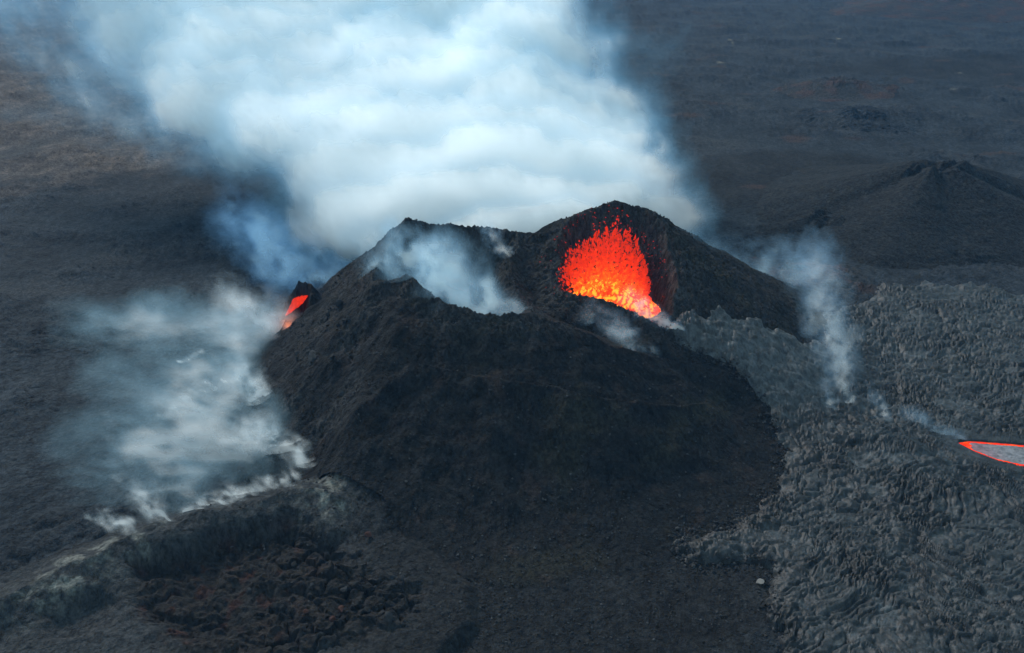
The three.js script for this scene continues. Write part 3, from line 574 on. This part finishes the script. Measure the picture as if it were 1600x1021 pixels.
// ---------------------------------------------------------------- loose rocks
function rockGeometry(seed, detail) {
  const g = new THREE.IcosahedronGeometry(1, detail), p = g.attributes.position, r = seeded(seed), cuts = Array.from({ length: 9 }, () => [new THREE.Vector3(r() * 2 - 1, r() * 2 - 1, r() * 2 - 1).normalize(), 0.55 + 0.35 * r()]), v = new THREE.Vector3();
  for (let i = 0; i < p.count; i++) {
    v.fromBufferAttribute(p, i);
    for (const [n, d] of cuts) { const e = v.dot(n) - d; if (e > 0) v.addScaledVector(n, -e); }
    v.multiplyScalar(1 + 0.12 * v3(v.x * 3 + seed, v.y * 3, v.z * 3)); v.y *= 0.75; p.setXYZ(i, v.x, v.y, v.z);
  }
  g.computeVertexNormals(); return g;
}
const rockMat = [0.020, 0.028, 0.036].map((k, i) => new THREE.MeshPhysicalMaterial({ specularIntensity: 0.15, bumpMap: grainBump, bumpScale: 0.1, color: new THREE.Color().setRGB(k * 1.02, k, k * (1 + 0.03 * i)), roughness: 0.95 }));
const redRock = new THREE.MeshPhysicalMaterial({ specularIntensity: 0.15, color: new THREE.Color().setRGB(0.04, 0.02, 0.016), roughness: 0.95 });
const land = (x, z) => { const c = coneTop(x, z), o = oldShape(x, z); return Math.max(c[4] > 0.2 ? c[0] : -9, o[2] > 0.7 ? o[0] : plainH(x, z)); };
{
  const r = seeded(9), m = new THREE.Matrix4(), q = new THREE.Quaternion(), e = new THREE.Euler(), P = new THREE.Vector3(), S = new THREE.Vector3(), small = rockGeometry(3, 1);
  const stoneMat = new THREE.MeshPhysicalMaterial({ color: 0xffffff, roughness: 0.95, specularIntensity: 0.2 });
  for (const [name, label, n, pick, ok, ground, s0, s1] of [
    ['slope_stones', 'loose stones strewn over the slopes and foot of the main cone', 15000, () => { const a = r() * Math.PI * 2, d = Math.sqrt(r()) * 72; return [4 + Math.cos(a) * d, -152 + Math.sin(a) * d * 0.85]; }, (x, z) => flowDepth(x, z) < -0.5 && r() < 0.3 + coneTop(x, z)[1], land, 0.05, 0.3],
    ['plain_stones', 'loose stones on the tephra plain in the foreground', 2600, () => [-10 + r() * 50, -84 - r() * 40], (x, z) => flowDepth(x, z) < -0.5 && cone(x, z)[2] === 0, land, 0.05, 0.26],
    ['flow_rubble', 'broken crust fragments along the edge of the grey lava flow', 2600, () => { const k = Math.floor(r() * 20), a = FLOW[k], b = FLOW[k + 1], t = r(); return [lerp(a[0], b[0], t) + (r() + r() - 1) * 3, lerp(a[1], b[1], t) + (r() + r() - 1) * 3]; }, (x, z) => { const d = flowDepth(x, z); return d > -1.8 && d < 1.2; }, (x, z) => Math.max(land(x, z), flowDepth(x, z) > 0 ? flowTop(x, z)[0] : -9), 0.08, 0.4],
  ]) {
    const list = [];
    while (list.length < n) { const [x, z] = pick(); if (ok(x, z)) list.push([x, z]); }
    const o = new THREE.InstancedMesh(small, stoneMat, n), col = new THREE.Color();
    list.forEach(([x, z], i) => { const s = s0 + (s1 - s0) * Math.pow(r(), 4), t = 0.014 + 0.04 * r() * r(); P.set(x, ground(x, z) + s * 0.25, z); q.setFromEuler(e.set(r() * 6, r() * 6, r() * 6)); S.set(s * (0.8 + 0.5 * r()), s, s); o.setMatrixAt(i, m.compose(P, q, S)); o.setColorAt(i, col.setRGB(t * 1.03, t, t * 1.02)); });
    o.name = name; o.castShadow = o.receiveShadow = true; tag(o, label, 'stones', null, 'stuff'); scene.add(o);
  }
  const shapes = [11, 12, 13, 14, 15].map((k) => rockGeometry(k, 3));
  const put = (name, label, x, z, s, mat, grp) => { const o = mesh(name, shapes[Math.floor(r() * 5)], mat); o.position.set(x, land(x, z) + s * 0.2, z); o.rotation.set(r() * 6, r() * 6, r() * 6); o.scale.set(s * (0.8 + 0.6 * r()), s * (0.7 + 0.4 * r()), s); tag(o, label, 'rock', grp); };
  const ORD = ['leftmost', 'second from the left', 'third from the left', 'fourth from the left', 'fifth from the left', 'sixth from the left', 'seventh from the left', 'eighth from the left', 'ninth from the left', 'tenth from the left', 'eleventh from the left', 'rightmost'];
  const seenX = ([x, z]) => x / -z;
  const blocks = [], bould = [];
  while (blocks.length < 12) { const x = -46 + r() * 32, z = -93 - r() * 16; if (signed(OLD_PIT, x, z) > 1.5) blocks.push([x, z]); }
  while (bould.length < 12) bould.push([-50 + r() * 17, -150 - r() * 20]);
  blocks.sort((a, b) => seenX(a) - seenX(b)).forEach(([x, z], i) => put('lava_block', 'angular lava block on the collapsed crater floor, ' + ORD[i] + ' of twelve', x, z, 0.45 + 0.7 * r() * r(), r() < 0.2 ? redRock : rockMat[Math.floor(r() * 3)], 'blocks on the crater floor'));
  bould.sort((a, b) => seenX(a) - seenX(b)).forEach(([x, z], i) => put('boulder', 'rough boulder on the upper left slope of the cone, ' + ORD[i] + ' of twelve', x, z, 0.5 + 0.8 * r() * r(), rockMat[1 + Math.floor(r() * 2)], 'boulders on the left slope'));
  put('pale_rock', 'pale rock at the edge of the grey flow in the foreground', 40.6, -105, 0.7, new THREE.MeshStandardMaterial({ color: new THREE.Color().setRGB(0.09, 0.085, 0.08), roughness: 0.95 }));
  put('red_rock', 'small dark red rock on the slope right of the collapsed crater', -24.5, -113.5, 0.6, redRock);
}
console.log('rocks');

{ let t = 0; scene.traverse((o) => { if (o.isMesh && !o.isInstancedMesh) t += (o.geometry.index ?? o.geometry.attributes.position).count / 3; }); console.log('triangles', t); }
renderer.render(scene, camera);
